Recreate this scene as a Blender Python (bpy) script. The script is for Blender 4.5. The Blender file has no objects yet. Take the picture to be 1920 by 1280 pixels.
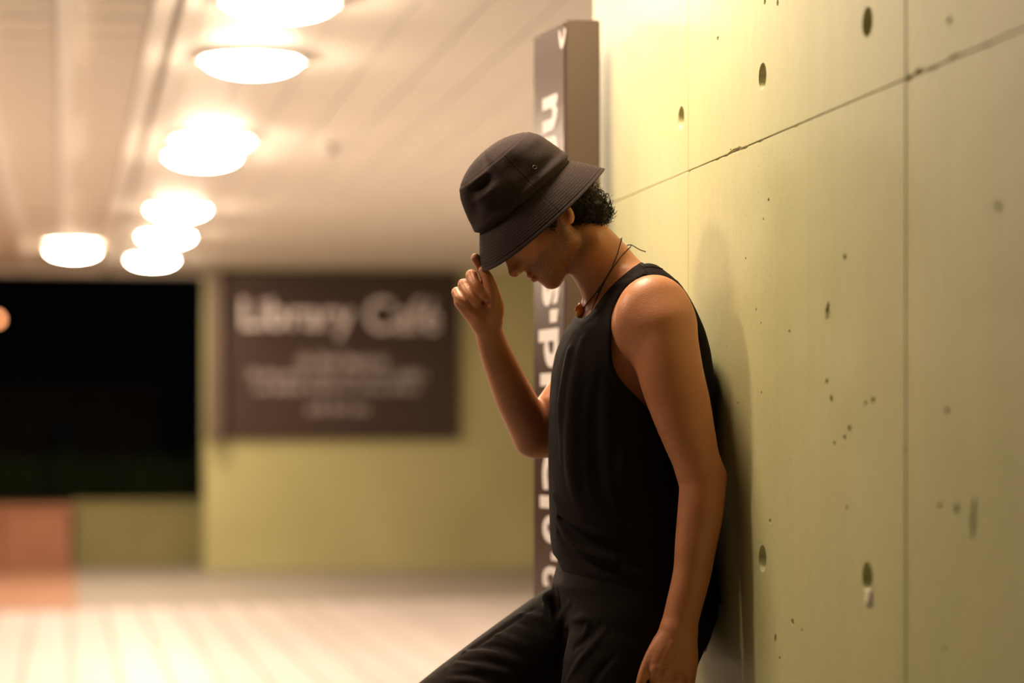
import bpy, bmesh, math, random, time
import numpy as np
import openvdb
from mathutils import Vector, Matrix
T0 = time.time()
random.seed(7); rng = np.random.default_rng(7)
sc = bpy.context.scene
COL = sc.collection

# ------------------------------------------------------------------ camera, world, exposure
TH = math.radians(10.44)              # the lens looks this far to the right of the passage direction (+Y)
CAMZ = 1.2
FPX = 4533.0                          # 85 mm lens on 36 mm, in pixels of a 1920 wide frame
RV = np.array([math.cos(TH), -math.sin(TH), 0.0]); FV = np.array([math.sin(TH), math.cos(TH), 0.0])
cd = bpy.data.cameras.new('camera'); cam = bpy.data.objects.new('camera', cd); COL.objects.link(cam)
cam.location = (0, 0, CAMZ); cam.rotation_euler = (math.pi/2, 0, -TH)
cd.lens = 85.0; cd.sensor_width = 36.0; cd.shift_y = 175.0/1920.0
cd.dof.use_dof = True; cd.dof.focus_distance = 4.40; cd.dof.aperture_fstop = 1.8
cd.clip_end = 500
sc.camera = cam
sc.view_settings.view_transform = 'Standard'; sc.view_settings.look = 'None'
sc.view_settings.gamma = 1.0; sc.view_settings.use_curve_mapping = False
sc.view_settings.exposure = 0.0
w = bpy.data.worlds.new('night'); sc.world = w; w.use_nodes = True
w.node_tree.nodes['Background'].inputs[0].default_value = (0.35, 0.42, 0.6, 1)
w.node_tree.nodes['Background'].inputs[1].default_value = 0.0015
LAMP_COL = (1.0, 0.775, 0.55, 1)
LAMP_L = 155.0                         # radiance of the downlight diffusers
CEIL = 2.68
WX = 1.19                             # face of the right wall

# ------------------------------------------------------------------ helpers
def tag(o, label=None, cat=None, group=None, kind=None):
    if label: o['label'] = label
    if cat: o['category'] = cat
    if group: o['group'] = group
    if kind: o['kind'] = kind
    return o

def link(name, me, mat=None, parent=None):
    o = bpy.data.objects.new(name, me)
    if mat is not None and len(me.materials) == 0: me.materials.append(mat)
    COL.objects.link(o)
    if parent is not None: o.parent = parent
    return o

def empty(name, loc=(0, 0, 0), rz=0.0):
    o = bpy.data.objects.new(name, None); COL.objects.link(o); o.location = loc; o.rotation_euler = (0, 0, rz)
    o.empty_display_size = 0.1
    return o

def np_mesh(name, V, F, smooth=True):
    V = np.asarray(V, dtype=np.float32); F = np.asarray(F, dtype=np.int32)
    n = F.shape[1]
    me = bpy.data.meshes.new(name)
    me.vertices.add(len(V)); me.vertices.foreach_set('co', V.ravel())
    me.loops.add(F.size); me.loops.foreach_set('vertex_index', F.ravel())
    me.polygons.add(len(F)); me.polygons.foreach_set('loop_start', np.arange(0, F.size, n, dtype=np.int32))
    me.update(calc_edges=True); me.validate()
    if smooth: me.polygons.foreach_set('use_smooth', [True]*len(me.polygons))
    return me

def box_bm(bm, x0, x1, y0, y1, z0, z1, bev=0.0):
    r = bmesh.ops.create_cube(bm, size=1.0)
    for v in r['verts']:
        v.co = Vector((x0+(v.co.x+.5)*(x1-x0), y0+(v.co.y+.5)*(y1-y0), z0+(v.co.z+.5)*(z1-z0)))
    if bev > 0:
        es = list({e for v in r['verts'] for e in v.link_edges})
        bmesh.ops.bevel(bm, geom=es, offset=bev, segments=2, affect='EDGES', profile=0.6)

def bm_mesh(name, bm, smooth=False):
    me = bpy.data.meshes.new(name); bmesh.ops.recalc_face_normals(bm, faces=bm.faces[:]); bm.to_mesh(me); bm.free()
    if smooth: me.polygons.foreach_set('use_smooth', [True]*len(me.polygons))
    return me

def box(name, x0, x1, y0, y1, z0, z1, mat, parent=None, bev=0.0):
    bm = bmesh.new(); box_bm(bm, x0, x1, y0, y1, z0, z1, bev)
    return link(name, bm_mesh(name, bm), mat, parent)

def tube(path, radii, sides=8, closed_ends=True):
    P = np.asarray(path, float); n = len(P)
    R = np.broadcast_to(np.asarray(radii, float), (n,))
    T = np.gradient(P, axis=0); T /= np.linalg.norm(T, axis=1)[:, None]+1e-12
    up = np.array([0.13, 0.21, 0.97]); N = np.cross(T[0], up); N /= np.linalg.norm(N)
    V = []
    for i in range(n):
        N = N-T[i]*np.dot(N, T[i]); N /= np.linalg.norm(N)+1e-12
        B = np.cross(T[i], N)
        for k in range(sides):
            a = 2*math.pi*k/sides
            V.append(P[i]+R[i]*(math.cos(a)*N+math.sin(a)*B))
    F = []
    for i in range(n-1):
        for k in range(sides):
            F.append((i*sides+k, i*sides+(k+1) % sides, (i+1)*sides+(k+1) % sides, (i+1)*sides+k))
    return np.array(V), np.array(F)

def join_vf(parts):
    Vs, Fs, o = [], [], 0
    for V, F in parts:
        Vs.append(V); Fs.append(F+o); o += len(V)
    return np.concatenate(Vs), np.concatenate(Fs)

# ------------------------------------------------------------------ materials
def new_mat(name):
    m = bpy.data.materials.new(name); m.use_nodes = True
    return m, m.node_tree, m.node_tree.nodes['Principled BSDF']

def nd(nt, t, **kw):
    n = nt.nodes.new(t)
    for k, v in kw.items(): setattr(n, k, v)
    return n

def mat_noise(name, c1, c2, rough, scale=8.0, bump=0.0, bscale=60.0, spec=0.5, stretch=(1, 1, 1), detail=4, sheen=0.0, metal=0.0, r2=None):
    m, nt, b = new_mat(name)
    tc = nd(nt, 'ShaderNodeTexCoord'); mp = nd(nt, 'ShaderNodeMapping'); mp.inputs['Scale'].default_value = stretch
    nt.links.new(tc.outputs['Object'], mp.inputs[0])
    n = nd(nt, 'ShaderNodeTexNoise'); n.inputs['Scale'].default_value = scale; n.inputs['Detail'].default_value = detail
    nt.links.new(mp.outputs[0], n.inputs[0])
    r = nd(nt, 'ShaderNodeValToRGB'); r.color_ramp.elements[0].position = .3; r.color_ramp.elements[1].position = .7
    r.color_ramp.elements[0].color = (*c1, 1); r.color_ramp.elements[1].color = (*c2, 1)
    nt.links.new(n.outputs[0], r.inputs[0]); nt.links.new(r.outputs[0], b.inputs['Base Color'])
    b.inputs['Roughness'].default_value = rough; b.inputs['Specular IOR Level'].default_value = spec
    b.inputs['Sheen Weight'].default_value = sheen; b.inputs['Metallic'].default_value = metal
    if bump > 0:
        n2 = nd(nt, 'ShaderNodeTexNoise'); n2.inputs['Scale'].default_value = bscale; n2.inputs['Detail'].default_value = 5
        nt.links.new(mp.outputs[0], n2.inputs[0])
        bp = nd(nt, 'ShaderNodeBump'); bp.inputs['Strength'].default_value = 1.0; bp.inputs['Distance'].default_value = bump
        nt.links.new(n2.outputs[0], bp.inputs['Height']); nt.links.new(bp.outputs[0], b.inputs['Normal'])
    return m

def mat_emit(name, col, s):
    m, nt, b = new_mat(name)
    b.inputs['Base Color'].default_value = (.8, .8, .8, 1)
    b.inputs['Emission Color'].default_value = col; b.inputs['Emission Strength'].default_value = s
    return m

M = {}
M['floor'] = mat_noise('pale_floor_board', (.44, .395, .39), (.48, .43, .425), .45, 3.0, stretch=(3, .5, 1))
M['floor2'] = mat_noise('pale_floor_board_warm', (.41, .365, .36), (.445, .40, .395), .45, 3.0, stretch=(3, .5, 1))
M['joint'] = mat_noise('floor_joint', (.30, .265, .255), (.34, .30, .29), .9, 10)
M['paving'] = mat_noise('grey_paving', (.21, .185, .155), (.26, .23, .195), .6, 2.0)
M['bounce_cut'] = mat_noise('bounce_cut_floor', (.19, .17, .15), (.25, .225, .20), .7, 3.0)  # kept dark so little light bounces onto the man
M['terracotta'] = mat_noise('terracotta_tile', (.26, .13, .075), (.31, .16, .10), .6, 4.0)
M['terracotta_dark'] = mat_noise('terracotta_block', (.24, .10, .055), (.29, .13, .07), .8, 4.0)
M['ceiling'] = mat_noise('ceiling_board', (.88, .84, .77), (.92, .88, .81), .55, 2.0)
M['ceiling_gap'] = mat_noise('ceiling_gap', (.50, .46, .40), (.55, .51, .45), .9, 4.0)
M['slat'] = mat_noise('ceiling_slat', (.76, .70, .61), (.80, .74, .66), .7, 4.0)
M['rib'] = mat_noise('ceiling_rib', (.92, .88, .82), (.94, .90, .84), .5, 4.0)
M['green_far'] = mat_noise('green_wall_paint', (.32, .295, .13), (.37, .34, .16), .55, 1.2, bump=.001, bscale=30)
M['green_low'] = mat_noise('green_low_wall_paint', (.15, .135, .05), (.18, .16, .06), .8, 2.0)
M['hedge'] = mat_noise('hedge_leaf', (.02, .035, .01), (.04, .06, .015), .9, 12.0)
M['building'] = mat_noise('dark_facade', (.20, .12, .10), (.26, .16, .13), .9, 1.0)
M['sign_dark'] = mat_noise('sign_brown', (.060, .032, .022), (.070, .038, .027), .26, 2.0)
M['sign_side'] = mat_noise('sign_side_brown', (.075, .050, .031), (.088, .058, .036), .5, 3.0)
M['cafe_brown'] = mat_noise('cafe_sign_brown', (.032, .017, .012), (.040, .022, .016), .55, 2.0, spec=.25)
M['letter'] = mat_noise('letter_white', (.78, .72, .72), (.84, .78, .78), .5, 3.0)
M['letter_soft'] = mat_noise('letter_dull_white', (.50, .44, .43), (.56, .50, .49), .6, 3.0)
M['metal'] = mat_noise('trim_white', (.75, .73, .70), (.80, .78, .75), .4, 6.0)
M['diffuser'] = mat_emit('lamp_diffuser', LAMP_COL, LAMP_L)
M['diffuser_wall'] = mat_emit('wall_side_lamp_diffuser', LAMP_COL, LAMP_L*.68)
M['far_lamp'] = mat_emit('street_lamp_glow', (1.0, .38, .15, 1), 11.0)
M['black_metal'] = mat_noise('black_metal', (.02, .02, .02), (.03, .03, .03), .5, 6.0)
M['grey_plastic'] = mat_noise('grey_plastic', (.38, .34, .30), (.44, .4, .36), .5, 6.0)

def mat_concrete():
    m, nt, b = new_mat('green_painted_concrete'); L = nt.links.new
    tc = nd(nt, 'ShaderNodeTexCoord')
    def noise(scale, detail=4, st=(1, 1, 1), rough=.55):
        mp = nd(nt, 'ShaderNodeMapping'); mp.inputs['Scale'].default_value = st; L(tc.outputs['Object'], mp.inputs[0])
        n = nd(nt, 'ShaderNodeTexNoise'); n.inputs['Scale'].default_value = scale; n.inputs['Detail'].default_value = detail
        n.inputs['Roughness'].default_value = rough; L(mp.outputs[0], n.inputs[0]); return n
    def ramp(src, p0, p1, c0, c1):
        r = nd(nt, 'ShaderNodeValToRGB'); e = r.color_ramp.elements
        e[0].position, e[1].position = p0, p1; e[0].color = (*c0, 1); e[1].color = (*c1, 1); L(src, r.inputs[0]); return r
    def mix(a, bb, f, t='MIX', fac=None):
        mx = nd(nt, 'ShaderNodeMix', data_type='RGBA', blend_type=t)
        if fac is None: L(f, mx.inputs[0])
        else: mx.inputs[0].default_value = fac
        L(a, mx.inputs[6]); L(bb, mx.inputs[7]); return mx.outputs[2]
    base = ramp(noise(1.6, 5).outputs[0], .3, .7, (.50, .51, .25), (.57, .545, .29))
    streak = ramp(noise(3.0, 5, (1, 6, .5)).outputs[0], .35, .7, (.90, .90, .86), (1.04, 1.03, 1.02))
    c = mix(base.outputs[0], streak.outputs[0], None, 'MULTIPLY', .4)
    fine = ramp(noise(45, 6, rough=.7).outputs[0], .3, .7, (.94, .94, .93), (1.03, 1.03, 1.03))
    c = mix(c, fine.outputs[0], None, 'MULTIPLY', .8)
    hts = []
    # air pits: sparse cells, a little taller than wide
    for sc_, thr, r0, dark in ((38, .72, .16, (.16, .14, .06)), (95, .55, .17, (.22, .20, .09))):
        mp = nd(nt, 'ShaderNodeMapping'); mp.inputs['Scale'].default_value = (1, 1, .75); L(tc.outputs['Object'], mp.inputs[0])
        v = nd(nt, 'ShaderNodeTexVoronoi'); v.inputs['Scale'].default_value = sc_; v.inputs['Randomness'].default_value = 1.0
        L(mp.outputs[0], v.inputs['Vector'])
        sep = nd(nt, 'ShaderNodeSeparateColor'); L(v.outputs['Color'], sep.inputs[0])
        cl = noise(2.3, 2)   # pits come in clusters
        gt = nd(nt, 'ShaderNodeMath', operation='MULTIPLY'); L(sep.outputs[0], gt.inputs[0])
        rc = ramp(cl.outputs[0], .42, .66, (.35, .35, .35), (1.08, 1.08, 1.08)); L(rc.outputs[0], gt.inputs[1])
        g2 = nd(nt, 'ShaderNodeMath', operation='GREATER_THAN'); L(gt.outputs[0], g2.inputs[0]); g2.inputs[1].default_value = thr
        rr = nd(nt, 'ShaderNodeMapRange'); L(v.outputs['Distance'], rr.inputs[0])
        rr.inputs[1].default_value = r0*.5; rr.inputs[2].default_value = r0; rr.inputs[3].default_value = 1; rr.inputs[4].default_value = 0
        mu = nd(nt, 'ShaderNodeMath', operation='MULTIPLY'); L(g2.outputs[0], mu.inputs[0]); L(rr.outputs[0], mu.inputs[1])
        dk = nd(nt, 'ShaderNodeRGB'); dk.outputs[0].default_value = (*dark, 1)
        c = mix(c, dk.outputs[0], mu.outputs[0]); hts.append(mu.outputs[0])
    L(c, b.inputs['Base Color']); b.inputs['Roughness'].default_value = .5; b.inputs['Specular IOR Level'].default_value = .35
    n = noise(9, 4); n2 = noise(160, 4)
    a = nd(nt, 'ShaderNodeMath', operation='MULTIPLY_ADD'); L(n2.outputs[0], a.inputs[0]); a.inputs[1].default_value = .06; L(n.outputs[0], a.inputs[2])
    s = nd(nt, 'ShaderNodeMath', operation='SUBTRACT'); L(a.outputs[0], s.inputs[0]); L(hts[0], s.inputs[1])
    bp = nd(nt, 'ShaderNodeBump'); bp.inputs['Strength'].default_value = .8; bp.inputs['Distance'].default_value = .0012
    L(s.outputs[0], bp.inputs['Height']); L(bp.outputs[0], b.inputs['Normal'])
    return m
M['concrete'] = mat_concrete()
M['concrete_core'] = mat_noise('concrete_joint', (.26, .21, .12), (.33, .27, .16), .9, 20)
M['grout'] = mat_noise('grout_plug', (.10, .10, .05), (.16, .15, .08), .9, 60)
M['plaster'] = mat_noise('plaster_patch', (.55, .50, .36), (.68, .63, .46), .9, 90, bump=.002, bscale=200)

# ------------------------------------------------------------------ the setting
floor = box('floor', -14, 14, -4, 70, -.30, -.006, M['joint']); tag(floor, kind='structure')
def edgeY(x): return 16.95+(x+.1)*.16        # far edge of the pale floor, slightly skewed
proto = None; W = .24
for i in range(-17, 34):
    x0 = i*W+.02
    ye = edgeY(x0)
    bm = bmesh.new(); box_bm(bm, x0+.014, x0+W-.014, 8.6, ye, -.03, 0, 0.0)
    o = link('board', bm_mesh('board', bm), M['floor'] if (i*7) % 3 else M['floor2'], floor)
pav = box('paving', -14, 14, 16.2, 24.0, -.05, -.004, M['paving'], floor)
box('unseen_near_floor', -14, 14, -4, 8.59, -.05, 0, M['bounce_cut'], floor)  # unseen floor towards the camera, made dark to cut bounced fill
tcx = .075
ter = box('terracotta_paving', -8, tcx, 16.75, 22.6, -.05, .002, M['terracotta'], floor)

ceil = box('ceiling', -10, 12, 3.0, 23.0, CEIL+.045, CEIL+.40, M['ceiling_gap']); tag(ceil, kind='structure')
xs = .46
while xs < 7.5:
    box('board', xs+.004, xs+.236, 3.0, 22.2, CEIL, CEIL+.05, M['ceiling'], ceil, 0.0); xs += .24
for k in range(-14, 2):                       # longitudinal ribs with crosswise slats between them
    box('rib', k*.33-.035-.0, k*.33+.035, 3.0, 22.2, CEIL-.012, CEIL+.05, M['rib'], ceil)
box('rib', .40, .458, 3.0, 22.2, CEIL-.006, CEIL+.05, M['rib'], ceil)
sl0 = None
for k in range(-4, 2):
    for j in range(44):
        y = 4.0+j*.42
        if sl0 is None:
            bm = bmesh.new(); box_bm(bm, -.128, .128, -.20, .20, 0, .02); sl0 = bm_mesh('slat', bm); sl0.materials.append(M['slat'])
        o = link('slat', sl0, None, ceil); o.location = (k*.33-.165, y, CEIL+.018)
fas = box('trim_1', -10, 12, 22.2, 22.5, CEIL-.02, CEIL+.45, M['slat']); tag(fas, kind='structure')

# right wall: cast concrete panels with recessed joints and tie-rod holes
wallr = box('wall_right', WX+.022, WX+.30, -3.0, 5.42, 0, CEIL+.04, M['concrete_core']); tag(wallr, kind='structure')
vj = [-2.88, -1.64, -.40, .84, 2.08, 3.325, 4.565, 5.43]; hz = [0.002, 1.713, CEIL]
holes = []
for y in (3.495, 4.055, 4.62, 2.93, 2.37, 1.81, 1.1, .5): holes += [(y, 1.823), (y, .985), (y, .15)]
holes = [h for h in holes if h != (2.93, .985)]+[(5.18, .985), (5.18, .15)]
pits = []  # (px, py, width, height, tilt) of the larger air holes and scrapes, on the wall face
for q in [(1552,583,9,36,.2),(1825,972,9,85,.16),(1584,483,6,14,0),(1550,714,5,12,0),(1593,802,6,14,0),(1559,748,5,18,0),(1637,750,7,16,0),(1623,755,5,10,0),
          (1441,375,3,9,0.1),(1431,410,2,6,0),(1444,977,4,10,0),(1486,1166,5,14,.1),(1454,1195,4,16,.2),(1588,952,4,9,0),(1794,955,9,24,0),(1762,948,7,14,0),
          (1872,388,8,24,0),(1780,38,8,16,0),(1346,72,4,8,0),(1776,769,8,14,0),(1697,843,4,10,0),(1428,735,2,5,0),(1384,755,2,4,0),(1418,580,2,5,0),
          (1427,605,2,5,0),(1398,484,2,5,0),(1462,1233,3,7,0),(1503,1180,3,6,0),(1565,830,4,10,0),(1434,1,4,16,.2),(1458,4,4,14,.3),(1370,280,2,4,0),(1480,620,3,6,0),(1770,1216,5,10,0),(1584,820,5,12,0)]:
    px, py, wpx, hpx, tl = q
    phi = math.atan((px-960)/FPX)+TH; Y = WX/math.tan(phi); z = Y*math.cos(TH)+WX*math.sin(TH)
    h = CAMZ+(815-py)/FPX*z
    pits.append((Y, h, wpx/FPX*z/math.sin(phi)*.5, hpx/FPX*z*.5, tl))
def yh(px, py):
    phi = math.atan((px-960)/FPX)+TH; Y = WX/math.tan(phi); z = Y*math.cos(TH)+WX*math.sin(TH)
    return Y, CAMZ+(815-py)/FPX*z
# ragged crack along the joint
for px, py, wp, hp in ((1381,277,26,9),(1372,280,22,6),(1394,271,18,6),(1345,291,14,3),(1426,257,12,4),(1362,285,14,4),(1292,316,10,4),(1493,229,10,4),(1722,140,22,16),(1750,125,20,9),(1790,105,26,10),(1850,78,20,7),(1707,150,12,14)):
    Y, h = yh(px, py); z = Y+.2; h = 1.713+(.0015 if wp > 20 else -.001); pits.append((Y, h, wp/FPX*z/math.sin(.27)*.5*.8, hp/FPX*z*.5, 0.0))
for a in range(len(vj)-1):
    for c in range(2):
        gp = {3.325: .0026, 4.565: .0011 if c else .0006}
        y0, y1, z0, z1 = vj[a]+gp.get(vj[a], .002), vj[a+1]-gp.get(vj[a+1], .002), hz[c]+.0010, hz[c+1]-.0010
        if a == len(vj)-2: y1 = 5.43
        bm = bmesh.new(); box_bm(bm, WX, WX+.045, y0, y1, z0, z1)
        es = [e for e in bm.edges if all(abs(v.co.x-WX) < 1e-5 for v in e.verts)]
        bmesh.ops.bevel(bm, geom=es, offset=.0010, segments=1, affect='EDGES')
        me = bm_mesh('concrete_panel', bm)
        o = link('concrete_panel', me, M['concrete'], wallr)
        cut = bmesh.new(); ncut = 0
        for (hy, hh) in holes:
            if y0 < hy < y1 and z0 < hh < z1:
                r = bmesh.ops.create_cone(cut, cap_ends=True, segments=32, radius1=.040, radius2=.012, depth=.05,
                      matrix=Matrix.Translation((WX-.004, hy, hh)) @ Matrix.Rotation(math.pi/2, 4, 'Y')); ncut += 1
        for (hy, hh, wy, wz, tl) in pits:
            if y0-.01 < hy < y1+.01 and z0-.01 < hh < z1+.01:
                r = bmesh.ops.create_icosphere(cut, subdivisions=2, radius=1.0)
                mt = Matrix.Translation((WX-.0008, hy, hh)) @ Matrix.Rotation(tl, 4, 'X') @ Matrix.Diagonal((.006, max(wy, .002), max(wz, .002), 1))
                for v in r['verts']:
                    p = v.co*(1+.22*math.sin(hy*91+v.co.y*7+v.co.z*5)); v.co = mt @ p
                ncut += 1
        if ncut:
            cm = bm_mesh('cut', cut); co = bpy.data.objects.new('cut', cm); COL.objects.link(co)
            md = o.modifiers.new('b', 'BOOLEAN'); md.object = co; md.operation = 'DIFFERENCE'; md.solver = 'EXACT'; md.use_self = True
            dg = bpy.context.evaluated_depsgraph_get(); new = bpy.data.meshes.new_from_object(o.evaluated_get(dg))
            o.modifiers.clear(); o.data = new; new.name = 'concrete_panel'
            bpy.data.objects.remove(co)
        else: cut.free()
for y in vj[1:-1]: box('joint_filler', WX+.004, WX+.03, y-.004, y+.004, 0, CEIL, M['concrete_core'], wallr)
box('joint_filler', WX+.004, WX+.03, -2.8, 4.56, 1.709, 1.717, M['concrete_core'], wallr)
box('joint_filler', WX+.0012, WX+.03, 4.565, 5.42, 1.709, 1.717, M['concrete'], wallr)
for (hy, hh) in holes:
    bm = bmesh.new(); bmesh.ops.create_cone(bm, cap_ends=True, segments=20, radius1=.0225, radius2=.021, depth=.006,
          matrix=Matrix.Translation((WX+.021, hy, hh)) @ Matrix.Rotation(math.pi/2, 4, 'Y'))
    link('grout_plug', bm_mesh('grout_plug', bm), M['grout'], wallr)
for px, py, r_ in ((1630, 1122, .013), (1632, 1112, .008), (1627, 1128, .007)):
    Y, h = yh(px, py)
    bm = bmesh.new(); bmesh.ops.create_icosphere(bm, subdivisions=3, radius=1.0)
    for v in bm.verts:
        f = 1+.25*math.sin(v.co.y*9+v.co.z*6)+.15*math.sin(v.co.z*17)
        v.co = Vector((WX+v.co.x*.0022, Y+v.co.y*r_*1.5*f, h+v.co.z*r_*f))
    link('plaster_dab', bm_mesh('plaster_dab', bm, True), M['plaster'], wallr)

# far green wall with its return edge, and what lies outside at the left
wallb = box('wall_back', WX, 9.0, 21.3, 21.6, 0, CEIL+.03, M['green_far']); tag(wallb, kind='structure')
wallo = box('wall_side', 6.2, 6.5, 5.0, 21.4, 0, CEIL+.03, M['green_far']); tag(wallo, kind='structure')

low = empty('low_wall', (0, 22.3, 0)); tag(low, 'long low dark green wall outdoors beyond the grey paving, left of the cafe wall', 'wall')
box('wall_body', .06, 6, 0, .25, -.01, .56, M['green_low'], low); box('coping', .055, 6, -.02, .27, .56, .60, M['green_low'], low)
blk = empty('planter_block', (0, 22.1, 0)); tag(blk, 'low terracotta coloured planter block at the left edge, next to the low green wall', 'planter')
for s_ in range(5):
    box('side_slab', -3.05+s_*.62, -3.05+s_*.62+.605, 0, .5, .0, .52, M['terracotta_dark'], blk, .01)
box('coping', -3.1, .065, -.03, .53, .52, .57, M['terracotta_dark'], blk, .01)
hd = empty('hedge', (0, 30, 0)); tag(hd, 'dark clipped hedge in the night beyond the low green wall', 'hedge')
parts = []
for k in range(900):
    c = np.array([rng.uniform(-8, 9), rng.uniform(-.5, .5), rng.uniform(.05, 1.0)]); s_ = .16
    V = c+rng.normal(size=(4, 3))*s_; parts.append((V, np.array([[0, 1, 2, 3]])))
V, F = join_vf(parts); lv = link('foliage', np_mesh('foliage', V, F, False), M['hedge'], hd)
box('hedge_core', -8, 9, -.4, .4, 0, .95, M['hedge'], hd)
bd = empty('building', (0, 48, 0)); tag(bd, 'dark brown building far off in the night at the left', 'building')
box('wall', -12, 1.75, 0, 8, 0, 2.0, M['building'], bd); box('roof', -12.3, 2.0, -.3, 8.3, 2.0, 2.25, M['black_metal'], bd)
for k in range(6):
    box('window', -9.5+k*1.8, -8.6+k*1.8, -.03, .02, .6, 1.6, M['black_metal'], bd)
sl = empty('street_lamp', (-1.73, 62, 0)); tag(sl, 'orange glowing street lamp far off in the dark at the left edge', 'lamp')
V, F = tube([(0, 0, 0), (0, 0, 2), (0, 0, 4.0)], [.06, .05, .04], 10); link('pole', np_mesh('pole', V, F), M['black_metal'], sl)
bm = bmesh.new(); bmesh.ops.create_uvsphere(bm, u_segments=20, v_segments=12, radius=.085); 
o = link('lamp_globe', bm_mesh('lamp_globe', bm, True), M['far_lamp'], sl); o.location = (0, 0, 4.10)

# ------------------------------------------------------------------ ceiling lights
def disc_part(name, r0, r1, z0, z1, seg, mat, parent):
    V = []; F = []
    for k in range(seg):
        a = 2*math.pi*k/seg; c_, s_ = math.cos(a), math.sin(a)
        V += [(r0*c_, r0*s_, z0), (r1*c_, r1*s_, z0), (r1*c_, r1*s_, z1), (r0*c_, r0*s_, z1)]
    for k in range(seg):
        n = (k+1) % seg
        for q in range(4): F.append((k*4+q, k*4+(q+1) % 4, n*4+(q+1) % 4, n*4+q))
    return link(name, np_mesh(name, V, F, False), mat, parent)
def make_light():
    t = empty('ceiling_light')
    disc_part('trim_ring', .188, .215, -.012, .03, 40, M['metal'], t)
    bm = bmesh.new(); bmesh.ops.create_uvsphere(bm, u_segments=32, v_segments=12, radius=.186)
    bmesh.ops.delete(bm, geom=[v for v in bm.verts if v.co.z > .01], context='VERTS')
    for v in bm.verts: v.co.z *= .32
    d = link('diffuser', bm_mesh('diffuser', bm, True), M['diffuser'], t); d.location = (0, 0, -.008)
    return t
lights = [(.71, 8.16, 'round white ceiling downlight cut by the top edge of the photo, nearest in view'),
          (.71, 9.45, 'second round ceiling downlight of the row, large and just below the top edge'),
          (.715, 12.05, 'third round ceiling downlight of the row, nearer one of a merged pair'),
          (.70, 12.75, 'farther one of the merged pair of ceiling downlights in mid row'),
          (.71, 15.75, 'small round ceiling downlight before the last pair of the row'),
          (.72, 17.9, 'ceiling downlight over the left side of the cafe sign, nearer of the last pair'),
          (.70, 20.3, 'farthest ceiling downlight of the row, just above the cafe sign wall'),
          (.05, 19.3, 'leftmost round ceiling downlight, alone above the dark opening'),
          (.71, 4.62, 'ceiling downlight over the leaning man, out of frame above the concrete wall'),
          (.71, 6.35, 'ceiling downlight beyond the leaning man, out of frame above the brown pylon'),
          (-.80, 4.9, 'ceiling downlight out of frame up left in front of the leaning man'),
          (3.3, 9.3, 'added ceiling fill light, unseen right row behind the concrete wall, nearest of it'),  # right row: added lamps that brighten floor and ceiling
          (3.3, 11.6, 'added ceiling fill light, unseen right row behind the concrete wall, second of it'),
          (3.3, 13.9, 'added ceiling fill light, unseen right row behind the concrete wall, farthest of it'),
          (-1.7, 18.6, 'added ceiling fill light out of frame at the far end of the left row'),  # belongs to the left row added for more even light
          (-4.0, 10.0, 'added ceiling fill light out of frame in the outermost left row, nearest of it'),  # outer left row: added to spread light across the floor
          (-4.0, 13.5, 'added ceiling fill light out of frame in the outermost left row, middle of it'),
          (-4.0, 17.0, 'added ceiling fill light out of frame in the outermost left row, farthest of it'),
          (-2.7, 9.0, 'added ceiling fill light out of frame in the left row, nearest of it'),  # left row: added to even out floor and ceiling light
          (-2.2, 12.0, 'added ceiling fill light out of frame in the left row, nearer one'),
          (-1.7, 15.8, 'added ceiling fill light out of frame in the left row, farther one')]
lp = make_light()
for i, (x, y, lab) in enumerate(lights):
    if i == 0: t = lp
    else:
        t = lp.copy(); COL.objects.link(t)
        for ch in lp.children:
            c = ch.copy(); COL.objects.link(c); c.parent = t
            if y < 7 and c.name.startswith('diffuser'):      # the dimmer lamps beside the wall
                c.data = c.data.copy(); c.data.materials.clear(); c.data.materials.append(M['diffuser_wall'])
    t.location = (x, y, CEIL-.014 if x > .45 else CEIL-.026); tag(t, lab, 'ceiling light', 'round ceiling downlights')
sm = empty('smoke_detector', (.71+.60, 12.28, CEIL)); tag(sm, 'small grey smoke detector on the pale ceiling right of the lights', 'smoke detector')
disc_part('base', .001, .06, -.015, .0, 24, M['grey_plastic'], sm); disc_part('sensor', .001, .04, -.045, -.013, 24, M['grey_plastic'], sm)

# ------------------------------------------------------------------ cafe sign on the far wall
def text_mesh(s, size, ext=.004, off=0.0):
    cu = bpy.data.curves.new('t', 'FONT'); cu.body = s; cu.size = size; cu.extrude = ext; cu.offset = off
    cu.resolution_u = 6
    o = bpy.data.objects.new('t', cu); COL.objects.link(o)
    dg = bpy.context.evaluated_depsgraph_get(); me = bpy.data.meshes.new_from_object(o.evaluated_get(dg))
    bpy.data.objects.remove(o); me.materials.clear(); return me
def fit(me, x0, x1, z0, z1, y):       # letters in the XZ plane facing -Y, stretched to the given rectangle
    n = len(me.vertices); a = np.empty(n*3, np.float32); me.vertices.foreach_get('co', a); a = a.reshape(-1, 3)
    mn, mx = a.min(0), a.max(0)
    b = np.empty_like(a); b[:, 0] = x0+(a[:, 0]-mn[0])/(mx[0]-mn[0])*(x1-x0); b[:, 2] = z0+(a[:, 1]-mn[1])/(mx[1]-mn[1])*(z1-z0); b[:, 1] = y-a[:, 2]
    me.vertices.foreach_set('co', b.ravel()); me.update(); return me
cs = empty('cafe_sign', (0, 21.29, 0)); tag(cs, 'wide dark brown cafe sign with white lettering on the far green wall', 'sign')
box('sign_board', 1.335, 3.44, -.045, 0, 1.165, CEIL-.03, M['cafe_brown'], cs, .003)
box('return_panel', 1.205, 1.33, -.14, 0, 1.165, CEIL-.03, M['sign_side'], cs, .003)
def wx(px): u = (px-960)/FPX; return 21.25*(math.sin(TH)+u*math.cos(TH))/(math.cos(TH)-u*math.sin(TH))
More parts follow.
